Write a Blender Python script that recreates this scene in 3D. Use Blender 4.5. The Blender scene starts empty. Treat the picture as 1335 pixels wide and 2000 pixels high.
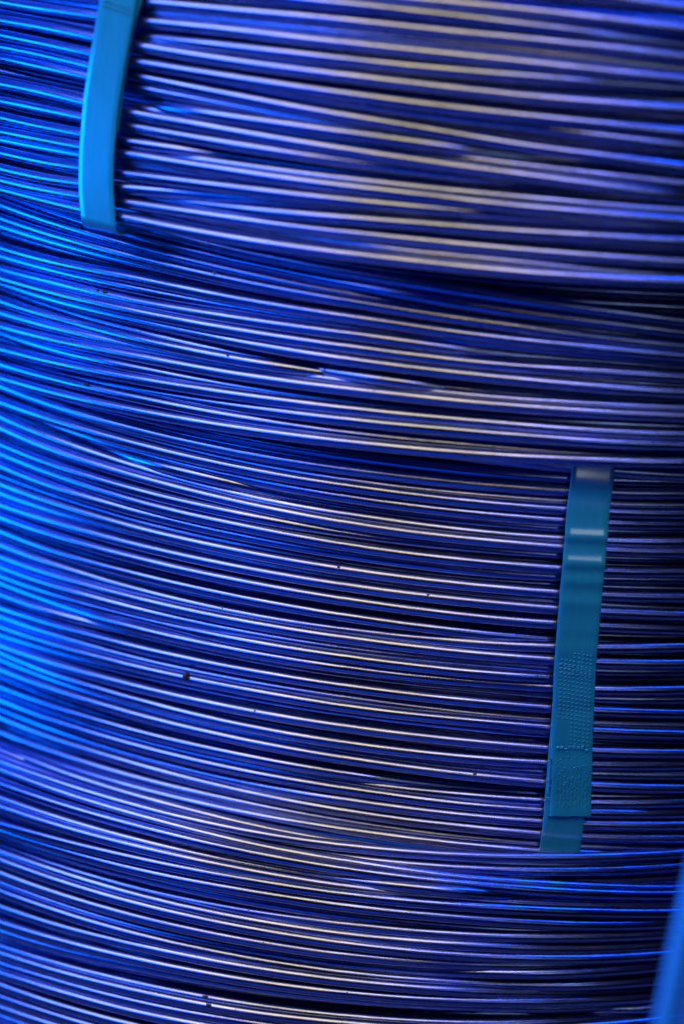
import bpy, math, random
import numpy as np
from mathutils import Matrix, Vector

scene = bpy.context.scene
random.seed(11); rng = np.random.default_rng(11)

# ------------------------------------------------------------ camera
AL, ROLL, DIST = 0.2769, 0.0889, 1.10          # pitch down, roll, metres to the aim point
fwd = Vector((0, math.cos(AL), -math.sin(AL)))
up0 = Vector((0, math.sin(AL), math.cos(AL))); rt0 = Vector((1, 0, 0))
right = rt0*math.cos(ROLL) + up0*math.sin(ROLL)
up = up0*math.cos(ROLL) - rt0*math.sin(ROLL)
camd = bpy.data.cameras.new('camera'); cam = bpy.data.objects.new('camera', camd)
scene.collection.objects.link(cam)
m = Matrix((right, up, -fwd)).transposed().to_4x4(); m.translation = -fwd*DIST
cam.matrix_world = m
camd.sensor_fit = 'VERTICAL'; camd.sensor_width = 24; camd.sensor_height = 36; camd.lens = 85
camd.clip_end = 100; camd.clip_start = .01
camd.dof.use_dof = True; camd.dof.focus_distance = DIST + .030; camd.dof.aperture_fstop = 2.8
camd.dof.aperture_blades = 9
scene.camera = cam

# ------------------------------------------------------------ world, lamps, exposure
w = bpy.data.worlds.new('World'); scene.world = w; w.use_nodes = True
bg = w.node_tree.nodes['Background']
bg.inputs[0].default_value = (0.0, 0.012, 0.42, 1); bg.inputs[1].default_value = 0.05
scene.view_settings.view_transform = 'Standard'; scene.view_settings.look = 'None'
scene.view_settings.exposure = -0.3; scene.view_settings.gamma = 1

def area(name, az, el, dist, sx, sy, power, col, target=(0, .02, 0)):
    """an area lamp seen from the coils at azimuth az (0 = towards the camera, minus = left) and elevation el"""
    a, e = math.radians(az), math.radians(el)
    t = Vector(target)
    p = t + Vector((math.sin(a)*math.cos(e), -math.cos(a)*math.cos(e), math.sin(e)))*dist
    l = bpy.data.lights.new(name, 'AREA'); l.shape = 'RECTANGLE'; l.size = sx; l.size_y = sy
    l.energy = power; l.color = col
    o = bpy.data.objects.new(name, l); scene.collection.objects.link(o)
    o.location = p
    d = (p - t).normalized()
    o.rotation_euler = d.to_track_quat('Z', 'Y').to_euler()
    return o
WARM = (1.0, .68, .22)
area('warm_ceiling_light', -20, 54, 1.9, 1.5, .9, 25, WARM)
area('white_window_light', -64, 44, 1.9, .6, 1.1, 7, (1.0, .92, .74))
area('sheen_light', 17, 20, 1.9, .3, .55, 1.3, (.8, .9, 1.0), (.11, 0, 0))  # added unseen lamp that puts pale sheen bands on the right strap
area('blue_overhead_light', -25, 110, 1.6, 1.8, 1.2, 230, (0.0, .12, 1.0))
area('blue_side_light', -106, 28, 1.6, .9, 1.7, 5, (0.0, .09, 1.0))
area('blue_low_side_light', -84, 10, .75, .4, .3, 8.5, (0.0, .20, 1.0), (-.2, .1, -.15))
area('blue_fill_light', -56, 30, 1.8, 1.2, .9, 26, (0.0, .16, 1.0))  # added blue fill for the greyish lower left, no window there
area('blue_key_light', 14, 52, 1.8, .6, .2, 7, (0.0, .13, 1.0))
area('blue_front_light', -25, -34, 2.0, 2.0, .9, 8, (0.0, .10, 1.0))

# ------------------------------------------------------------ helpers
def link(o, parent=None):
    scene.collection.objects.link(o)
    if parent: o.parent = parent
    return o
def meshobj(name, verts, faces, mat, parent=None, smooth=True):
    me = bpy.data.meshes.new(name)
    me.from_pydata([tuple(v) for v in verts], [], faces)
    me.materials.append(mat)
    if smooth: me.polygons.foreach_set('use_smooth', [True]*len(me.polygons))
    me.update()
    return link(bpy.data.objects.new(name, me), parent)
def thing(name, label, cat, group=None, loc=(0, 0, 0)):
    o = bpy.data.objects.new(name, None); o.empty_display_size = .02; o.location = loc
    link(o); o['label'] = label; o['category'] = cat
    if group: o['group'] = group
    return o

# ------------------------------------------------------------ materials
def nodes(name):
    mt = bpy.data.materials.new(name); mt.use_nodes = True
    nt = mt.node_tree; return mt, nt, nt.nodes['Principled BSDF']
def N(nt, kind, **kw):
    n = nt.nodes.new(kind)
    for k, v in kw.items(): setattr(n, k, v)
    return n
def wire_material(name, c0, c1, r0, r1, grain=1.0):
    mt, nt, b = nodes(name); L = nt.links.new
    uv = N(nt, 'ShaderNodeUVMap'); tc = N(nt, 'ShaderNodeTexCoord'); oi = N(nt, 'ShaderNodeObjectInfo')
    # drawing lines: noise stretched along the wire (u runs along, v around)
    mp = N(nt, 'ShaderNodeMapping'); mp.inputs['Scale'].default_value = (5, 26, 1); L(uv.outputs[0], mp.inputs[0])
    av = N(nt, 'ShaderNodeVectorMath', operation='ADD'); L(mp.outputs[0], av.inputs[0])
    cs = N(nt, 'ShaderNodeCombineXYZ'); ml = N(nt, 'ShaderNodeMath', operation='MULTIPLY'); ml.inputs[1].default_value = 90
    L(oi.outputs['Random'], ml.inputs[0]); L(ml.outputs[0], cs.inputs[2]); L(cs.outputs[0], av.inputs[1])
    ns = N(nt, 'ShaderNodeTexNoise'); ns.inputs['Scale'].default_value = 1; ns.inputs['Detail'].default_value = 3
    L(av.outputs[0], ns.inputs['Vector'])
    # broad stains
    n2 = N(nt, 'ShaderNodeTexNoise'); n2.inputs['Scale'].default_value = 28; n2.inputs['Detail'].default_value = 5
    L(tc.outputs['Object'], n2.inputs['Vector'])
    # fine powdery grain
    n3 = N(nt, 'ShaderNodeTexNoise'); n3.inputs['Scale'].default_value = 2600; n3.inputs['Detail'].default_value = 2
    L(tc.outputs['Object'], n3.inputs['Vector'])
    # colour
    ad = N(nt, 'ShaderNodeMath', operation='ADD'); L(n2.outputs[0], ad.inputs[0])
    m2 = N(nt, 'ShaderNodeMath', operation='MULTIPLY_ADD'); L(oi.outputs['Random'], m2.inputs[0])
    m2.inputs[1].default_value = .5; m2.inputs[2].default_value = -.25; L(m2.outputs[0], ad.inputs[1])
    cr = N(nt, 'ShaderNodeMix', data_type='RGBA'); cr.inputs[6].default_value = (*c0, 1); cr.inputs[7].default_value = (*c1, 1)
    L(ad.outputs[0], cr.inputs[0]); L(cr.outputs[2], b.inputs['Base Color'])
    # roughness
    rr = N(nt, 'ShaderNodeMapRange'); rr.inputs['From Min'].default_value = .25; rr.inputs['From Max'].default_value = .75
    rr.inputs['To Min'].default_value = r0; rr.inputs['To Max'].default_value = r1
    a3 = N(nt, 'ShaderNodeMath', operation='ADD'); L(ns.outputs[0], a3.inputs[0]); 
    m4 = N(nt, 'ShaderNodeMath', operation='MULTIPLY_ADD'); L(oi.outputs['Random'], m4.inputs[0])
    m4.inputs[1].default_value = .3; m4.inputs[2].default_value = -.15; L(m4.outputs[0], a3.inputs[1])
    L(a3.outputs[0], rr.inputs['Value']); L(rr.outputs[0], b.inputs['Roughness'])
    # relief
    b1 = N(nt, 'ShaderNodeBump'); b1.inputs['Strength'].default_value = .35*grain; b1.inputs['Distance'].default_value = .00012
    L(n3.outputs[0], b1.inputs['Height'])
    b2 = N(nt, 'ShaderNodeBump'); b2.inputs['Strength'].default_value = .5; b2.inputs['Distance'].default_value = .00009
    L(ns.outputs[0], b2.inputs['Height']); L(b1.outputs[0], b2.inputs['Normal']); L(b2.outputs[0], b.inputs['Normal'])
    b.inputs['Metallic'].default_value = 1.0
    return mt
WIRE = wire_material('drawn_steel', (.16, .215, .44), (.28, .34, .60), .17, .3)
STEELB = wire_material('blue_coated_wire', (.02, .26, .62), (.03, .32, .68), .3, .4, .4)
STEELB.node_tree.nodes['Principled BSDF'].inputs['Metallic'].default_value = .15

def strap_material():
    mt, nt, b = nodes('green_plastic_strap'); L = nt.links.new
    tc = N(nt, 'ShaderNodeTexCoord')
    n = N(nt, 'ShaderNodeTexNoise'); n.inputs['Scale'].default_value = 1500; n.inputs['Detail'].default_value = 3
    n2 = N(nt, 'ShaderNodeTexNoise'); n2.inputs['Scale'].default_value = 90; n2.inputs['Detail'].default_value = 4
    mp = N(nt, 'ShaderNodeMapping'); mp.inputs['Scale'].default_value = (9, 9, .7)
    L(tc.outputs['Object'], n.inputs['Vector']); L(tc.outputs['Object'], mp.inputs[0]); L(mp.outputs[0], n2.inputs['Vector'])
    mx = N(nt, 'ShaderNodeMix', data_type='RGBA'); mx.inputs[6].default_value = (.010, .25, .32, 1); mx.inputs[7].default_value = (.02, .35, .42, 1)
    L(n2.outputs[0], mx.inputs[0]); L(mx.outputs[2], b.inputs['Base Color'])
    mr = N(nt, 'ShaderNodeMapRange'); mr.inputs['To Min'].default_value = .16; mr.inputs['To Max'].default_value = .3
    L(n2.outputs[0], mr.inputs[0]); L(mr.outputs[0], b.inputs['Roughness'])
    b1 = N(nt, 'ShaderNodeBump'); b1.inputs['Strength'].default_value = .4; b1.inputs['Distance'].default_value = .00012
    L(n.outputs[0], b1.inputs['Height']); L(b1.outputs[0], b.inputs['Normal'])
    b.inputs['Specular IOR Level'].default_value = .9; b.inputs['Coat Weight'].default_value = 1.0; b.inputs['Coat IOR'].default_value = 1.65; b.inputs['Coat Roughness'].default_value = .12
    return mt
STRAP = strap_material()
def plain(name, col, rough, metal=0):
    mt, nt, b = nodes(name)
    tc = N(nt, 'ShaderNodeTexCoord'); n = N(nt, 'ShaderNodeTexNoise'); n.inputs['Scale'].default_value = 300
    nt.links.new(tc.outputs['Object'], n.inputs['Vector'])
    mx = N(nt, 'ShaderNodeMix', data_type='RGBA'); mx.inputs[6].default_value = (*[c*.7 for c in col], 1); mx.inputs[7].default_value = (*col, 1)
    nt.links.new(n.outputs[0], mx.inputs[0]); nt.links.new(mx.outputs[2], b.inputs['Base Color'])
    b.inputs['Roughness'].default_value = rough; b.inputs['Metallic'].default_value = metal
    return mt
SPECK = plain('dark_grit', (.03, .03, .04), .5)
DROP = plain('coating_bead', (.35, .45, .55), .3, .3)
FLOOR = plain('dark_concrete', (.06, .06, .065), .8)

# ------------------------------------------------------------ wire loops
RAD = 0.3816                     # coil radius, metres
WR = 0.00278                     # wire radius
# each coil: axis x, axis y, the five bearings (deg) at which its loops' heights are given, heights (mm) per loop
Z0 = [(228.9,230.8,232.8,231.9), (224.4,226.3,228.0,225.5), (219.0,220.1,221.0,218.9), (214.3,215.6,216.6,214.6), (209.5,210.6,211.8,211.5), (204.6,204.7,205.1,206.4), (201.3,201.5,202.0,204.2), (197.9,197.6,197.8,201.0), (194.6,193.1,190.7,187.2), (192.5,190.6,187.5,183.4), (189.6,187.6,184.3,179.8), (185.2,183.8,181.2,176.2), (181.4,180.0,177.5,173.3), (176.7,175.7,174.0,170.8), (172.0,171.4,170.2,168.1), (168.0,167.6,166.7,165.0), (163.4,162.9,162.2,161.8), (157.7,157.5,157.6,158.4), (153.5,153.8,154.4,155.2), (149.3,150.1,151.3,153.1), (145.3,146.6,148.5,150.9), (141.7,143.2,145.4,148.1), (136.9,139.1,142.3,145.2), (133.0,135.0,137.9,140.6), (129.5,130.2,131.4,132.9), (126.5,126.5,126.8,129.0), (123.7,122.9,122.3,123.9)]
Z1 = [(117.5,113.8,110.7,104.6), (115.4,109.7,105.3,97.3), (111.3,104.8,100.5,94.5), (105.3,100.7,97.3,91.5), (100.2,97.7,95.3,89.8), (90.7,90.9,90.4,88.0), (86.0,86.9,86.9,85.7), (80.4,81.7,82.2,82.1), (76.9,76.5,76.6,77.3), (72.6,71.5,71.1,71.5), (69.4,66.2,64.4,62.6), (64.4,63.1,63.3,66.4), (57.9,59.4,60.9,64.3), (52.8,55.4,57.2,59.8), (47.5,49.5,51.6,56.1), (43.6,47.3,50.0,54.3), (40.8,45.3,48.3,52.2), (35.0,39.8,43.0,47.4), (31.5,34.9,37.5,42.1), (27.2,30.1,32.8,38.8)]
Z2 = [(28.0,25.9,25.2,25.5,26.4), (23.7,21.8,21.6,22.7,24.3), (21.5,18.7,18.2,19.4,21.3), (19.1,14.8,13.6,14.8,17.1), (13.4,11.1,10.5,10.9,12.0), (11.4,6.8,5.3,5.9,7.8), (9.4,3.5,1.3,1.7,3.6), (5.3,-0.8,-3.1,-3.0,-1.2), (-0.1,-5.1,-7.1,-7.4,-6.3), (-7.3,-10.8,-12.0,-11.6,-10.3), (-12.6,-16.6,-17.9,-17.6,-16.3), (-17.5,-21.0,-22.2,-22.0,-20.9), (-23.4,-25.2,-25.9,-25.7,-24.9), (-27.1,-28.9,-29.6,-29.8,-29.5), (-32.3,-32.6,-33.0,-33.5,-33.9), (-37.5,-37.4,-37.5,-37.7,-38.0), (-44.4,-44.1,-44.1,-44.3,-44.5), (-52.2,-52.2,-52.0,-51.4,-50.8), (-56.8,-58.8,-58.8,-57.3,-55.2), (-64.0,-63.6,-63.2,-62.6,-62.0), (-69.4,-68.6,-67.8,-66.6,-65.6), (-73.6,-73.0,-72.2,-71.1,-70.2), (-78.3,-78.2,-77.5,-76.3,-75.1), (-82.9,-81.7,-80.9,-80.2,-79.8), (-90.4,-87.8,-86.6,-86.3,-86.6), (-96.2,-93.5,-92.1,-91.5,-91.7), (-100.2,-97.6,-96.5,-96.4,-97.0), (-104.4,-100.9,-99.5,-99.6,-100.6), (-110.2,-107.6,-106.5,-106.1,-106.5), (-114.8,-115.0,-114.6,-113.6,-112.6), (-118.8,-118.6,-118.5,-118.5,-118.6), (-125.0,-123.1,-122.3,-122.1,-122.5), (-132.8,-131.0,-129.9,-129.3,-129.1), (-135.7,-134.8,-134.2,-133.8,-133.5), (-138.3,-138.0,-137.9,-138.2,-138.6), (-145.6,-144.2,-143.6,-143.4,-143.5), (-150.1,-149.1,-148.8,-149.0,-149.4), (-157.2,-154.8,-154.2,-154.9,-156.2), (-162.2,-159.6,-158.8,-159.0,-159.8)]
Z3 = [(-142.1,-145.8,-149.3,-155.9), (-144.7,-148.4,-152.0,-159.0), (-147.2,-151.1,-154.9,-162.4), (-152.1,-155.6,-159.3,-166.9), (-159.5,-160.8,-163.0,-169.0), (-166.3,-167.2,-168.3,-171.0), (-170.5,-170.6,-171.7,-175.6), (-177.3,-175.5,-175.9,-180.6), (-183.5,-181.9,-181.8,-184.3), (-186.6,-185.7,-185.8,-187.9), (-191.1,-190.9,-191.1,-192.1), (-194.7,-195.7,-196.1,-196.3), (-198.4,-199.9,-200.8,-201.3), (-205.2,-206.2,-206.2,-204.3), (-210.7,-211.2,-210.7,-207.9), (-215.2,-215.7,-215.7,-214.7), (-223.2,-220.9,-219.7,-219.8), (-230.1,-227.6,-225.9,-224.3), (-235.3,-231.2,-228.8,-226.9), (-240.2,-234.3,-230.8,-228.6), (-244.1,-240.7,-238.1,-234.6), (-247.1,-244.3,-242.0,-238.1), (-253.2,-249.7,-246.8,-242.1), (-259.2,-255.6,-252.6,-247.7), (-264.9,-262.6,-259.8,-253.4)]

COILS = [
 dict(ax=.0837, ay=-.0321+RAD, th=[-34.1, -27.2, -14.9, 7.1], Z=Z0, k=.11, el=6),
 dict(ax=.0883, ay=-.0100+RAD, th=[-43.6, -27.1, -14.3, 8.8], Z=Z1, k=.20, el=11),
 dict(ax=.0766, ay=.0021+RAD, th=[-39.8, -23.7, -10.7, 3.3, 13.4], Z=Z2, k=.35, el=19),
 dict(ax=.0444, ay=-.0284+RAD, th=[-30.7, -16.4, -4.0, 17.2], Z=Z3, k=.48, el=25)]

def shoulder(z):
    """how far the top of the middle coil draws in, metres, at height z mm"""
    return .0042*(max(0, z+25)/52)**2
def bearings(fine):
    """samples round the loop, dense where the photograph looks"""
    a = []; t = -180.0
    while t < 180:
        a.append(t); t += fine if -62 < t < 40 else 6.0
    return np.array(a)
def periodic(th, xk, yk):
    """smooth periodic curve through the knots (monotone cubic)"""
    xk = np.asarray(xk, float); yk = np.asarray(yk, float)
    X = np.concatenate([xk-360, xk, xk+360]); Y = np.concatenate([yk]*3)
    h = np.diff(X); d = np.diff(Y)/h
    m = np.zeros_like(X); m[1:-1] = (d[:-1]*h[1:] + d[1:]*h[:-1])/(h[:-1]+h[1:])
    i = np.clip(np.searchsorted(X, th) - 1, 0, len(X)-2); t = (th-X[i])/h[i]
    return ((2*t**3-3*t**2+1)*Y[i] + (t**3-2*t**2+t)*h[i]*m[i] + (-2*t**3+3*t**2)*Y[i+1] + (t**3-t**2)*h[i]*m[i+1])
def tube(name, P, r, ns, mat, parent, closed=True):
    P = np.asarray(P); n = len(P)
    T = np.roll(P, -1, 0) - np.roll(P, 1, 0)
    if not closed: T[0] = P[1]-P[0]; T[-1] = P[-1]-P[-2]
    T /= np.linalg.norm(T, axis=1, keepdims=True)
    ref = np.array([0, 0, 1.0]) if abs(T[:, 2]).max() < .9 else np.array([1.0, 0, 0])
    A = np.cross(T, ref); A /= np.linalg.norm(A, axis=1, keepdims=True); B = np.cross(A, T)
    ph = np.linspace(0, 2*np.pi, ns, endpoint=False)
    V = (P[:, None] + r*(np.cos(ph)[None, :, None]*A[:, None] + np.sin(ph)[None, :, None]*B[:, None])).reshape(-1, 3)
    m = n if closed else n-1
    i = np.repeat(np.arange(m), ns); j = np.tile(np.arange(ns), m); i2 = (i+1) % n; j2 = (j+1) % ns
    F = np.stack([i*ns+j, i2*ns+j, i2*ns+j2, i*ns+j2], 1)
    me = bpy.data.meshes.new(name)
    me.vertices.add(len(V)); me.vertices.foreach_set('co', V.astype(np.float32).ravel())
    me.loops.add(F.size); me.loops.foreach_set('vertex_index', F.astype(np.int32).ravel())
    me.polygons.add(len(F)); me.polygons.foreach_set('loop_start', np.arange(0, F.size, 4, dtype=np.int32))
    me.polygons.foreach_set('use_smooth', np.ones(len(F), bool))
    uvl = me.uv_layers.new(name='UVMap')
    s = np.concatenate([[0], np.cumsum(np.linalg.norm(np.diff(P, axis=0), axis=1))]); s = np.append(s, s[-1]+.02)
    U = np.stack([s[i], s[i+1], s[i+1], s[i]], 1)*10
    W_ = np.stack([j, j, j+1, j+1], 1)/ns
    uvl.data.foreach_set('uv', np.stack([U, W_], -1).astype(np.float32).ravel())
    me.materials.append(mat); me.update(calc_edges=True)
    return link(bpy.data.objects.new(name, me), parent)

labels = ['topmost coil of steel wire, blurred, strapped at upper left and jutting over the next',
          'unstrapped coil of steel wire squeezed between the topmost coil and the tall middle coil',
          'tall middle coil of steel wire bound by the long teal strap at right',
          'lowest coil of steel wire along the bottom edge, its shoulder jutting out at left']
coil_obj = []; placed_all = []
for ci, c in enumerate(COILS):
    ax, ay = c['ax'], c['ay']
    Z = [list(z) for z in c['Z']]
    zmin = min(min(z) for z in Z); zmax = max(max(z) for z in Z)
    if ci == 0:                                       # the coil goes on above the frame
        for k in range(6): Z.insert(0, [v + 5.2 + rng.uniform(-1, 1) for v in Z[0]])
        zmax += 30
    if ci == 3:                                       # and the lowest one below it
        for k in range(12): Z.append([v - 5.4 + rng.uniform(-1, 1) for v in Z[-1]])
        zmin -= 62
    base = thing('wire_coil', labels[ci], 'wire coil', 'coils of steel wire stacked on each other', (ax, ay, zmin/1000-.005))
    off = Vector(base.location)
    coil_obj.append(base)
    th = bearings(1.0)
    zc = []
    for z in Z:
        kn = list(c['th']); zz = [v - 1.3 for v in z]
        m0 = sum(z)/len(z)
        lo = zz[0] + .25*(zz[0]-zz[1]); hi = zz[-1]
        pf = np.polyfit(kn, zz, 2)                     # a taut, gently bending line through the measured heights
        inn = np.linspace(kn[0]-4, kn[-1]+4, 8); wander = rng.normal(0, .22 if ci == 0 else .22, 8); wander[3:5] *= .6
        xs = list(inn) + [kn[0]-26, kn[-1]+26, 70, 110, 150, 190, 230]
        tilt = rng.normal(0, 1.5 if ci == 0 else .6)     # loops cross each other at shallow angles
        ys = list(np.polyval(pf, inn) + wander + tilt*(inn-inn.mean())/20) + [zz[0] + rng.uniform(-1.5, 1.5), hi + rng.uniform(-2, 2)] + [m0 + rng.uniform(-4, 4) for _ in range(5)]
        xs, ys = zip(*sorted(zip(xs, ys)))
        zc.append(periodic(th, xs, ys)/1000)
    zc = np.array(zc); n = len(zc)
    # each loop lies as far out as the loops already laid allow; the others sink between them
    gap = np.array([min([abs(zc[a, :].mean()-zc[b, :].mean()) for b in (a-1, a+1) if 0 <= b < n]) for a in range(n)])
    order = np.argsort(-gap + rng.uniform(0, .004, n))
    dep = np.zeros_like(zc); done = []
    D2 = (2*WR*.96)**2
    g = np.exp(-.5*(np.arange(-7, 8)/3.0)**2); g /= g.sum()
    for a in order:
        ph, am = rng.uniform(0, 6.28), rng.uniform(.0, .0016 if ci == 0 else .0011)
        base_t = am*(1+np.sin(np.radians(th)*rng.integers(2, 5)+ph)) 
        if ci == 3: base_t = base_t + max(0, .030 - .0065*a)*(a < 5)
        if ci == 2: base_t = base_t + shoulder(sum(Z[a])/5)
        t = base_t.copy()
        for _ in range(6):
            for b in done:
                dz = zc[a] + 0*t - zc[b]; lim = D2 - dz*dz
                hit = (lim > (t-dep[b])**2)
                t = np.where(hit, np.maximum(t, dep[b] + np.sqrt(np.maximum(lim, 0))), t)
        t = np.minimum(t, base_t + .013); t = t + .5*np.maximum(0, t - base_t - .004)
        tp = np.concatenate([t[-7:], t, t[:7]]); t = np.convolve(tp, g, 'valid')
        dep[a] = t; done.append(a)
    for a in range(n):
        R = RAD - .0024 - dep[a]; z = zc[a] - (c['k']*dep[a] if ci != 3 or a > 3 else c['k']*dep[a])
        T = np.radians(th)
        P = np.stack([R*np.sin(T), -R*np.cos(T), z - off.z], 1)
        ob = tube('wire', P, WR, 14, WIRE, base)
        placed_all.append((ci, ob, R, z))
    # the loops behind, seen through the gaps
    tf = bearings(2.5)
    for layer, pitch in ((1, 5.9), (2, 6.0), (3, 6.1)):
        z0 = zmin - 2.0; z1 = zmax + (-8 if ci == 3 else 2) - (14*layer*.35 if ci == 3 else 0)
        k = int((z1-z0)/pitch)
        for q_ in range(k+1):
            zz = z0 + (z1-z0)*(q_+.5)/(k+1)
            xs = [-160, -110, -60, -35, -10, 15, 50, 100, 150]
            ys = [zz + rng.uniform(-1.6, 1.6) for _ in xs]
            zr = periodic(tf, xs, ys)/1000; T = np.radians(tf)
            R = RAD - (.0135 if ci == 0 else .0110) - .0055*layer + rng.uniform(-.0006, .0006)
            tube('wire', np.stack([R*np.sin(T), -R*np.cos(T), zr - off.z], 1), WR, 8, WIRE, base)

    # the mass of loops deep inside, one part
    Vs = []; Fs = []; ns = 6; td = np.arange(-180, 180, 4.0); Td = np.radians(td); m = len(td)
    pa = np.linspace(0, 2*np.pi, ns, endpoint=False)
    for layer in range(4, 10):
        z0 = zmin - 2.0; z1 = zmax + (-8 if ci == 3 else 2) - (layer*4 if ci == 3 else 0); k = int((z1-z0)/6.4)
        for q_ in range(k+1):
            zr = (periodic(td, [-150, -75, 0, 75, 150], [z0 + (z1-z0)*(q_+.5)/(k+1) + rng.uniform(-1, 1) for _ in range(5)]))/1000 - off.z
            R = RAD - (.0135 if ci == 0 else .0110) - .0055*layer
            Rr = R + WR*np.cos(pa)[None, :]; zz_ = zr[:, None] + WR*np.sin(pa)[None, :]
            V_ = np.stack([Rr*np.sin(Td)[:, None], -Rr*np.cos(Td)[:, None], zz_ + 0*Rr], -1).reshape(-1, 3)
            i = np.repeat(np.arange(m), ns); j = np.tile(np.arange(ns), m)
            Fs.append(np.stack([i*ns+j, ((i+1) % m)*ns+j, ((i+1) % m)*ns+(j+1) % ns, i*ns+(j+1) % ns], 1) + sum(len(v) for v in Vs)); Vs.append(V_)
    o = meshobj('inner_wires', np.concatenate(Vs).tolist(), np.concatenate(Fs).tolist(), WIRE, base); o['kind'] = 'stuff'
    uvl = o.data.uv_layers.new(name='UVMap')

def wire_at(ci, th_deg, z_mm):
    """the outermost loop of coil ci nearest to a height, at a bearing"""
    th = bearings(1.0); k = int(np.argmin(abs(th-th_deg))); best = None
    for (c_, a, R, z) in placed_all:
        if c_ != ci: continue
        d = abs(z[k]*1000 + 1.3 - z_mm) + max(0, (RAD-.0024-R[k]))*600
        if best is None or d < best[0]: best = (d, R[k], z[k], a)
    return best[1], best[2], best[3]
import bmesh
def blob(name, ci, th_deg, z_mm, size, mat, stretch=1.0, up_=.0012):
    R, z, host = wire_at(ci, th_deg, z_mm); t = math.radians(th_deg)
    bm = bmesh.new(); bmesh.ops.create_icosphere(bm, subdivisions=2, radius=size)
    for v in bm.verts:
        v.co *= 1 + random.uniform(-.22, .22)
        v.co.x *= stretch
    phi = math.radians(38)
    Rr = R + (WR+size*.25)*math.cos(phi); zz = z + (WR+size*.25)*math.sin(phi)
    me = bpy.data.meshes.new(name); bm.to_mesh(me); bm.free(); me.materials.append(mat)
    me.polygons.foreach_set('use_smooth', [True]*len(me.polygons))
    o = link(bpy.data.objects.new(name, me), host)
    o.location = Vector((Rr*math.sin(t), -Rr*math.cos(t), zz - coil_obj[ci].location.z)); o.rotation_euler.z = t
    return o
blob('burr', 2, -22.1, -100.9, .0023, SPECK, .7)['label'] = 'dark lump of grit stuck on a wire'
for (ci, t, z, s, st) in [(1,-25.69,103.4,.0005,1),(1,-35.5,107.8,.0007,2),(1,-31.78,105.9,.0007,1),(1,-33.85,80.9,.0006,1),(1,-33.2,80.9,.0008,1.8),
        (1,-33.2,110.1,.0006,1),(1,-32.33,110.6,.0006,.6),(1,-34.16,36.9,.0009,1),(1,-34.4,38.2,.0006,1),(1,-29.57,38,.0005,1),(1,-29.18,38,.0005,1),
        (1,-22.56,64.6,.0006,1),(1,7.08,96.8,.0006,1),(1,-35.96,52.7,.0005,1),(2,-16.65,-105,.0005,.7),(2,-.56,-125.2,.0004,2.6),(2,-5.12,-34.7,.0004,1.6),
        (2,-11.5,-29.2,.0005,1.4),(3,-13.59,-240.4,.0006,2.5),(3,-13.13,-240.2,.0007,2.0),(3,11.36,-222,.0005,1),(2,6.99,-14,.0005,1)]:
    blob('speck', ci, t, z, s, SPECK, st)
for (ci, t, z, s) in [(1,-24.0,100.5,.0008),(1,-15.68,62.3,.0008),(1,-32.18,53.1,.0004),(2,-1.71,-25.2,.0005),(1,-12,58,.0004),(1,-31.4,76.8,.0004),(2,-20,-60,.0004)]:
    blob('coating_drop', ci, t, z, s, DROP)
for k in range(14):
    ci = random.choice([1, 1, 2, 2, 2, 3, 3]); zs = {1: (36, 112), 2: (-155, 20), 3: (-260, -160)}[ci]
    blob('speck', ci, random.uniform(-30, 12), random.uniform(*zs), random.uniform(.00015, .0003), random.choice([SPECK, SPECK, DROP]), random.uniform(.8, 2))

# ------------------------------------------------------------ straps
def ribbon(name, path, width, thick, mat, parent, jag0=0, jag1=0, ncol=9):
    """a flat band: path = list of (point, outward normal); flat cross-section with rounded edges"""
    P = np.array([p for p, _ in path]); Nn = np.array([n for _, n in path]); m = len(P)
    T = np.gradient(P, axis=0); T /= np.linalg.norm(T, axis=1, keepdims=True)
    Nn = Nn/np.linalg.norm(Nn, axis=1, keepdims=True)
    S = np.cross(T, Nn); S /= np.linalg.norm(S, axis=1, keepdims=True); Nn = np.cross(S, T)
    prof = []
    e = thick*.45
    xs = np.linspace(-width/2+e, width/2-e, ncol)
    prof += [(-width/2, 0), (-width/2+e*.3, thick*.36)] + [(x, thick/2) for x in xs] + [(width/2-e*.3, thick*.36), (width/2, 0)]
    prof += [(width/2-e*.3, -thick*.36)] + [(x, -thick/2) for x in xs[::-1]] + [(-width/2+e*.3, -thick*.36)]
    k = len(prof); V = []
    js = [random.uniform(-1, 1) for _ in range(k)]
    for a in range(m):
        for b, (x, y) in enumerate(prof):
            p = P[a] + S[a]*x + Nn[a]*y
            if a == 0 and jag0: p = p + T[a]*jag0*js[b]
            if a == m-1 and jag1: p = p + T[a]*jag1*js[b]
            V.append(p)
    F = [[a*k+b, a*k+(b+1) % k, (a+1)*k+(b+1) % k, (a+1)*k+b] for a in range(m-1) for b in range(k)]
    F += [list(range(k))[::-1], [(m-1)*k+b for b in range(k)]]
    return meshobj(name, V, F, mat, parent)
def on_coil(ci, th_deg, z_mm, out):
    c = COILS[ci]; t = math.radians(th_deg); n = np.array([math.sin(t), -math.cos(t), 0.0])
    return np.array([c['ax'], c['ay'], z_mm/1000]) + n*(RAD + out), n
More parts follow.
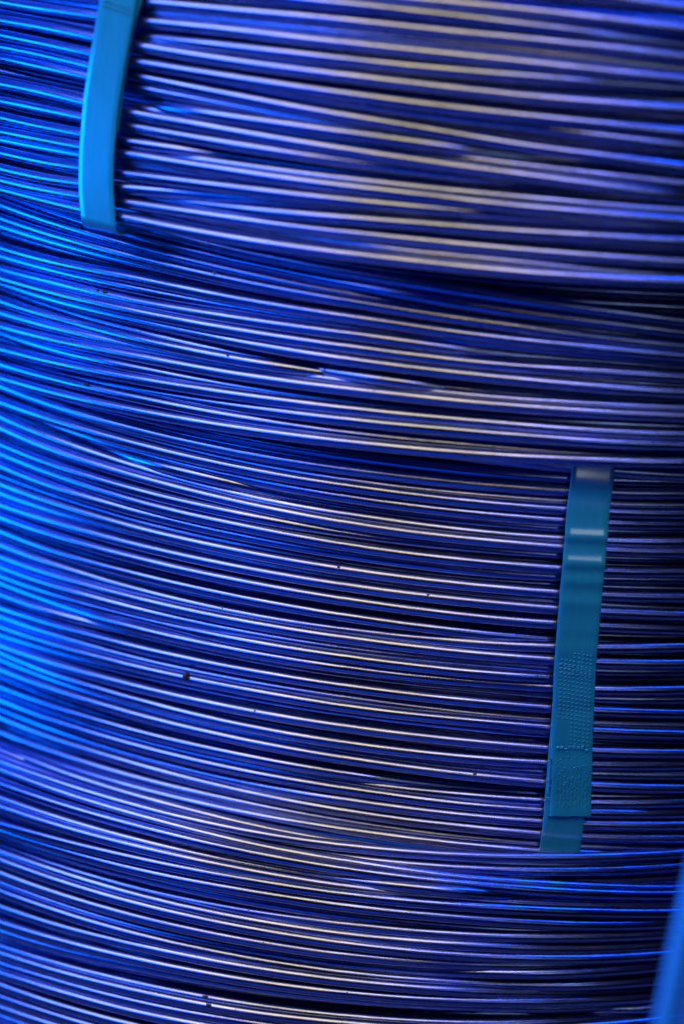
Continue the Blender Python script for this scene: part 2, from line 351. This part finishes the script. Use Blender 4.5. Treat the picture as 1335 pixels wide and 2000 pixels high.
def strap_path(ci, knots, step=.6, top=True, bottom=True, depth=.05):
    """knots: (z mm, bearing deg, stand-off m) going down the face, then folded in over top and bottom"""
    zk = np.array([k[0] for k in knots])[::-1]; tk = np.array([k[1] for k in knots])[::-1]; ok = np.array([k[2] for k in knots])[::-1]
    zs = np.arange(zk[-1], zk[0], -step); out = []
    th_ = np.interp(zs, zk, tk); of = np.interp(zs, zk, ok)
    def sm(a, s):
        g = np.exp(-.5*(np.arange(-14, 15)/s)**2); g /= g.sum()
        return np.convolve(np.concatenate([[a[0]]*14, a, [a[-1]]*14]), g, 'valid')
    th_, of = sm(th_, 4.5), sm(of, 1.8 if ci == 2 else 5)
    pts = [on_coil(ci, t, z, o) for t, z, o in zip(th_, zs, of)]
    def bend(pn, sgn, t):
        p0, n = pn; r = .006; res = []
        for a in np.linspace(0, 90, 10)[1:]:
            ar = math.radians(a)
            res.append((p0 - n*r*(1-math.cos(ar)) + np.array([0, 0, sgn*r*math.sin(ar)]), n*math.cos(ar) + np.array([0, 0, sgn*math.sin(ar)])))
        p1 = res[-1][0]
        res.append((p1 - n*depth, np.array([0, 0, sgn*1.0])))
        return res
    if top: pts = bend(pts[0], 1, th_[0])[::-1] + pts
    if bottom: pts = pts + bend(pts[-1], -1, th_[-1])
    return pts

W2 = .0197
s2 = thing('packing_strap', 'long teal plastic strap with embossed dots and a cut overlapping end, at right', 'strap', 'plastic straps binding the coils',
           tuple(on_coil(2, 6.2, -165.5, 0)[0]))
def reparent(o, root):
    o.parent = root; o.matrix_parent_inverse = Matrix.Translation(-Vector(root.location))
# slight waves where the band spans from wire to wire
def wav(z): return .00009*math.sin(z*.55+1.1)+.00014*math.sin(z*.31) + sum(a*math.exp(-((z-c)/2.2)**2) for c, a in ((-1.5, .0013), (-14, .0012), (-23, .0007), (-33, .0003), (-47, .00015), (-82, .0002)))
zz = list(np.arange(35, -141, -1.5))
def th2(z): return float(np.interp(z, [-165.5, -139, -103, -65, -27.5, 11.7, 27.5], [6.50, 6.42, 5.92, 5.50, 5.30, 5.18, 5.30]))
outer = [(z - 300*shoulder(z), th2(z), .0034 + wav(z) - shoulder(z)) for z in zz] + [(-139.0, th2(-139), .0036)]
o = ribbon('outer_band', strap_path(2, outer, top=True, bottom=False), W2, .0009, STRAP, None, jag1=.0006); reparent(o, s2); band2 = o
inner = [(z, th2(z)-.40*min(1, max(0, (-92-z)/45)), .0021 - .004*max(0, (-138-z)/27)**1.5) for z in np.arange(-85, -160, -3.0)]
o = ribbon('under_band', strap_path(2, inner, top=False, bottom=True), W2, .0009, STRAP, None); reparent(o, s2)
# closed round the inside of the coil
back = [(on_coil(2, 5.3, z, -.052)[0], -on_coil(2, 5.3, z, 0)[1]) for z in np.linspace(33, -163, 12)]
o = ribbon('inner_run', back, W2, .0009, STRAP, None); reparent(o, s2)

def patch(name, items, parent, mat=STRAP):
    """small raised marks on the band: (x across mm, z mm, w, h, height)"""
    V = []; F = []
    for (x, z, w_, h_, hh) in items:
        p, n = on_coil(2, th2(z), z, float(np.interp(z, [k[0] for k in outer][::-1], [k[2] for k in outer][::-1])) + .00058)
        tx = np.array([-n[1], n[0], 0.0]); u = np.array([0, 0, 1.0])
        p = p + tx*x/1000
        b = len(V); q = []
        for (sx, sy) in ((-1, -1), (1, -1), (1, 1), (-1, 1)):
            V.append(p + tx*sx*w_/2000 + u*sy*h_/2000)
        for (sx, sy) in ((-.55, -.4), (.55, -.4), (.55, .4), (-.55, .4)):
            V.append(p + tx*sx*w_/2000 + u*sy*h_/2000 + n*hh/1000)
        F += [[b, b+1, b+5, b+4], [b+1, b+2, b+6, b+5], [b+2, b+3, b+7, b+6], [b+3, b, b+4, b+7], [b+4, b+5, b+6, b+7]]
    return meshobj(name, V, F, mat, band2, smooth=False)
def xrow(z, k, n=8): return -6.9 + 13.8*k/(n-1) + random.uniform(-.1, .1)
it = []
for r in range(24):
    z = -57.0 - r*2.02
    for k in range(8):
        if r < 2 and k < 3: continue
        if 16 < r and k < 3: continue
        it.append((xrow(z, k) + .35, z + k*-.22, 1.15, .75, .16))
o = patch('embossed_marks', it, s2); o['kind'] = 'stuff'
it = [(xrow(0, k)+random.uniform(-.3, .3), -63.5 - r*1.9 - .3*k + random.uniform(-.5, .3), random.uniform(.7, 1.5), random.uniform(.6, 1.3), random.uniform(.25, .5)) for k in range(8) for r in range(3)]
o = patch('scuffed_marks', it, s2); o['kind'] = 'stuff'
it = [(xrow(0, k, 9)+.2, -120.2 + random.uniform(-1.2, 1.2)-z_*3.1, .55, 3.0, random.uniform(.1, .28)) for k in range(9) for z_ in range(5)]
it += [(random.uniform(-7, 7), random.uniform(-134, -106), random.uniform(.3, .9), random.uniform(.3, .9), random.uniform(.15, .4)) for _ in range(60)]
it += [(xrow(0, k, 8), -104.5 + random.uniform(-.8, .8), 1.5, random.uniform(1, 2.5), random.uniform(.3, .5)) for k in range(8)]
o = patch('weld_ridges', it, s2); o['kind'] = 'stuff'
# melted plastic squeezed out at the left edge and at the cut end
def bead(name, pts, r, parent):
    V = []; P = []
    for a, (x, z, o_) in enumerate(pts):
        p, n = on_coil(2, th2(z), z, o_); P.append(p + np.array([-n[1], n[0], 0.0])*x/1000)
    P = np.array(P); t = tube(name, P, r, 7, STRAP, None, closed=False)
    co = np.zeros(len(t.data.vertices)*3, np.float32); t.data.vertices.foreach_get('co', co)
    co += rng.uniform(-r*.35, r*.35, co.shape).astype(np.float32); t.data.vertices.foreach_set('co', co)
    t.parent = band2; return t
bead('melt_bead', [(-9.9-.9*i/26+random.uniform(-.15, .15), -110.5 - i*.68, .0034) for i in range(26)], .0008, s2)
bead('melt_bead', [(-10.5 + random.uniform(-.2, .2) + i*.9, -138.6 + random.uniform(-.5, .5), .0034) for i in range(14)], .0005, s2)
bead('loose_thread', [(-9.8-i*.62, -131.5 + 1.2*math.sin(i*.9)+i*.25, .0036+.0006*math.sin(i*1.7)) for i in range(9)], .00018, s2)

W1 = .0200
s1 = thing('packing_strap', 'blurred bright blue plastic strap curling under the topmost coil, at upper left', 'strap', 'plastic straps binding the coils',
           tuple(on_coil(0, -31, 121, 0)[0]))
k1 = [(262, -31.2, .0042), (239.7, -31.38, .0042), (217.6, -31.42, .0042), (194.9, -31.9, .0045), (172, -32.33, .0045), (149, -32.5, .004), (133, -32.5, .0030), (126, -32.3, .0030), (119.5, -32.2, .0022)]
o = ribbon('outer_band', strap_path(0, k1), W1, .0009, STRAP, None); reparent(o, s1); band1 = o
k1b = [(262, -30.3, .0022), (230, -30.8, .0022), (205, -31.8, .0022), (176, -32.3, .0022), (160, -32.4, .0026)]
o = ribbon('under_band', strap_path(0, k1b, bottom=False), W1, .0009, STRAP, None); reparent(o, s1)
back = [(on_coil(0, -31.3, z, -.052)[0], -on_coil(0, -31.3, z, 0)[1]) for z in np.linspace(268, 117, 12)]
o = ribbon('inner_run', back, W1, .0009, STRAP, None); reparent(o, s1)
V = []; F = []
for k in range(9):                                     # weld ridge across the top of the band
    for r in range(2):
        z = 216.5 - r*2.2 - k*.25; p, n = on_coil(0, -31.42, z, .0048); tx = np.array([-n[1], n[0], 0]); p = p + tx*(-7+14*k/8)/1000
        b = len(V); u = np.array([0, 0, 1.])
        for sx, sy in ((-1, -1), (1, -1), (1, 1), (-1, 1)): V.append(p + tx*sx*.0007 + u*sy*.0007)
        V.append(p + n*.0005)
        F += [[b, b+1, b+4], [b+1, b+2, b+4], [b+2, b+3, b+4], [b+3, b, b+4]]
o = meshobj('weld_ridges', V, F, STRAP, band1, smooth=False); o['kind'] = 'stuff'

# ------------------------------------------------------------ coil standing in front, at the lower right
fgz = [.012, -.0283, -.0458, -.0637, -.0815, -.0993, -.1169]
fgx = [.1460, .1395, .1360, .1328, .1302, .1286, .1276]
fgy = [-.2470, -.2576, -.2625, -.2676, -.2727, -.2777, -.2827]
f = thing('wire_bundle', 'blurred bright blue upright wires in front, slanting up the lower right corner', 'wire bundle', None, (.14, -.28, -.2))
za = np.linspace(-.42, .06, 60)
cx = np.polyfit(fgz, [v+.0015 for v in fgx], 2); cy = np.polyfit(fgz, fgy, 1)
for k, (dx, dy, r) in enumerate([(0, 0, .0040), (.0098, .004, .0040), (.0192, -.001, .0040), (.0285, .005, .0040), (.014, .012, .0040), (.024, .013, .0040)]):
    P = np.stack([np.polyval(cx, za)+dx, np.polyval(cy, za)+dy, za], 1) - np.array(f.location)
    tube('upright_wire', P, r, 16, STEELB, f, closed=False)

# ------------------------------------------------------------ the low dark platform the coils stand on
n = 48
V = [(.06+.62*math.cos(6.28318*k/n), .36+.62*math.sin(6.28318*k/n), z) for z in (-.338, -.368) for k in range(n)]
o = meshobj('floor', V, [list(range(n)), list(range(2*n-1, n-1, -1))] + [[k, n+k, n+(k+1) % n, (k+1) % n] for k in range(n)], FLOOR, smooth=False)
o['kind'] = 'structure'
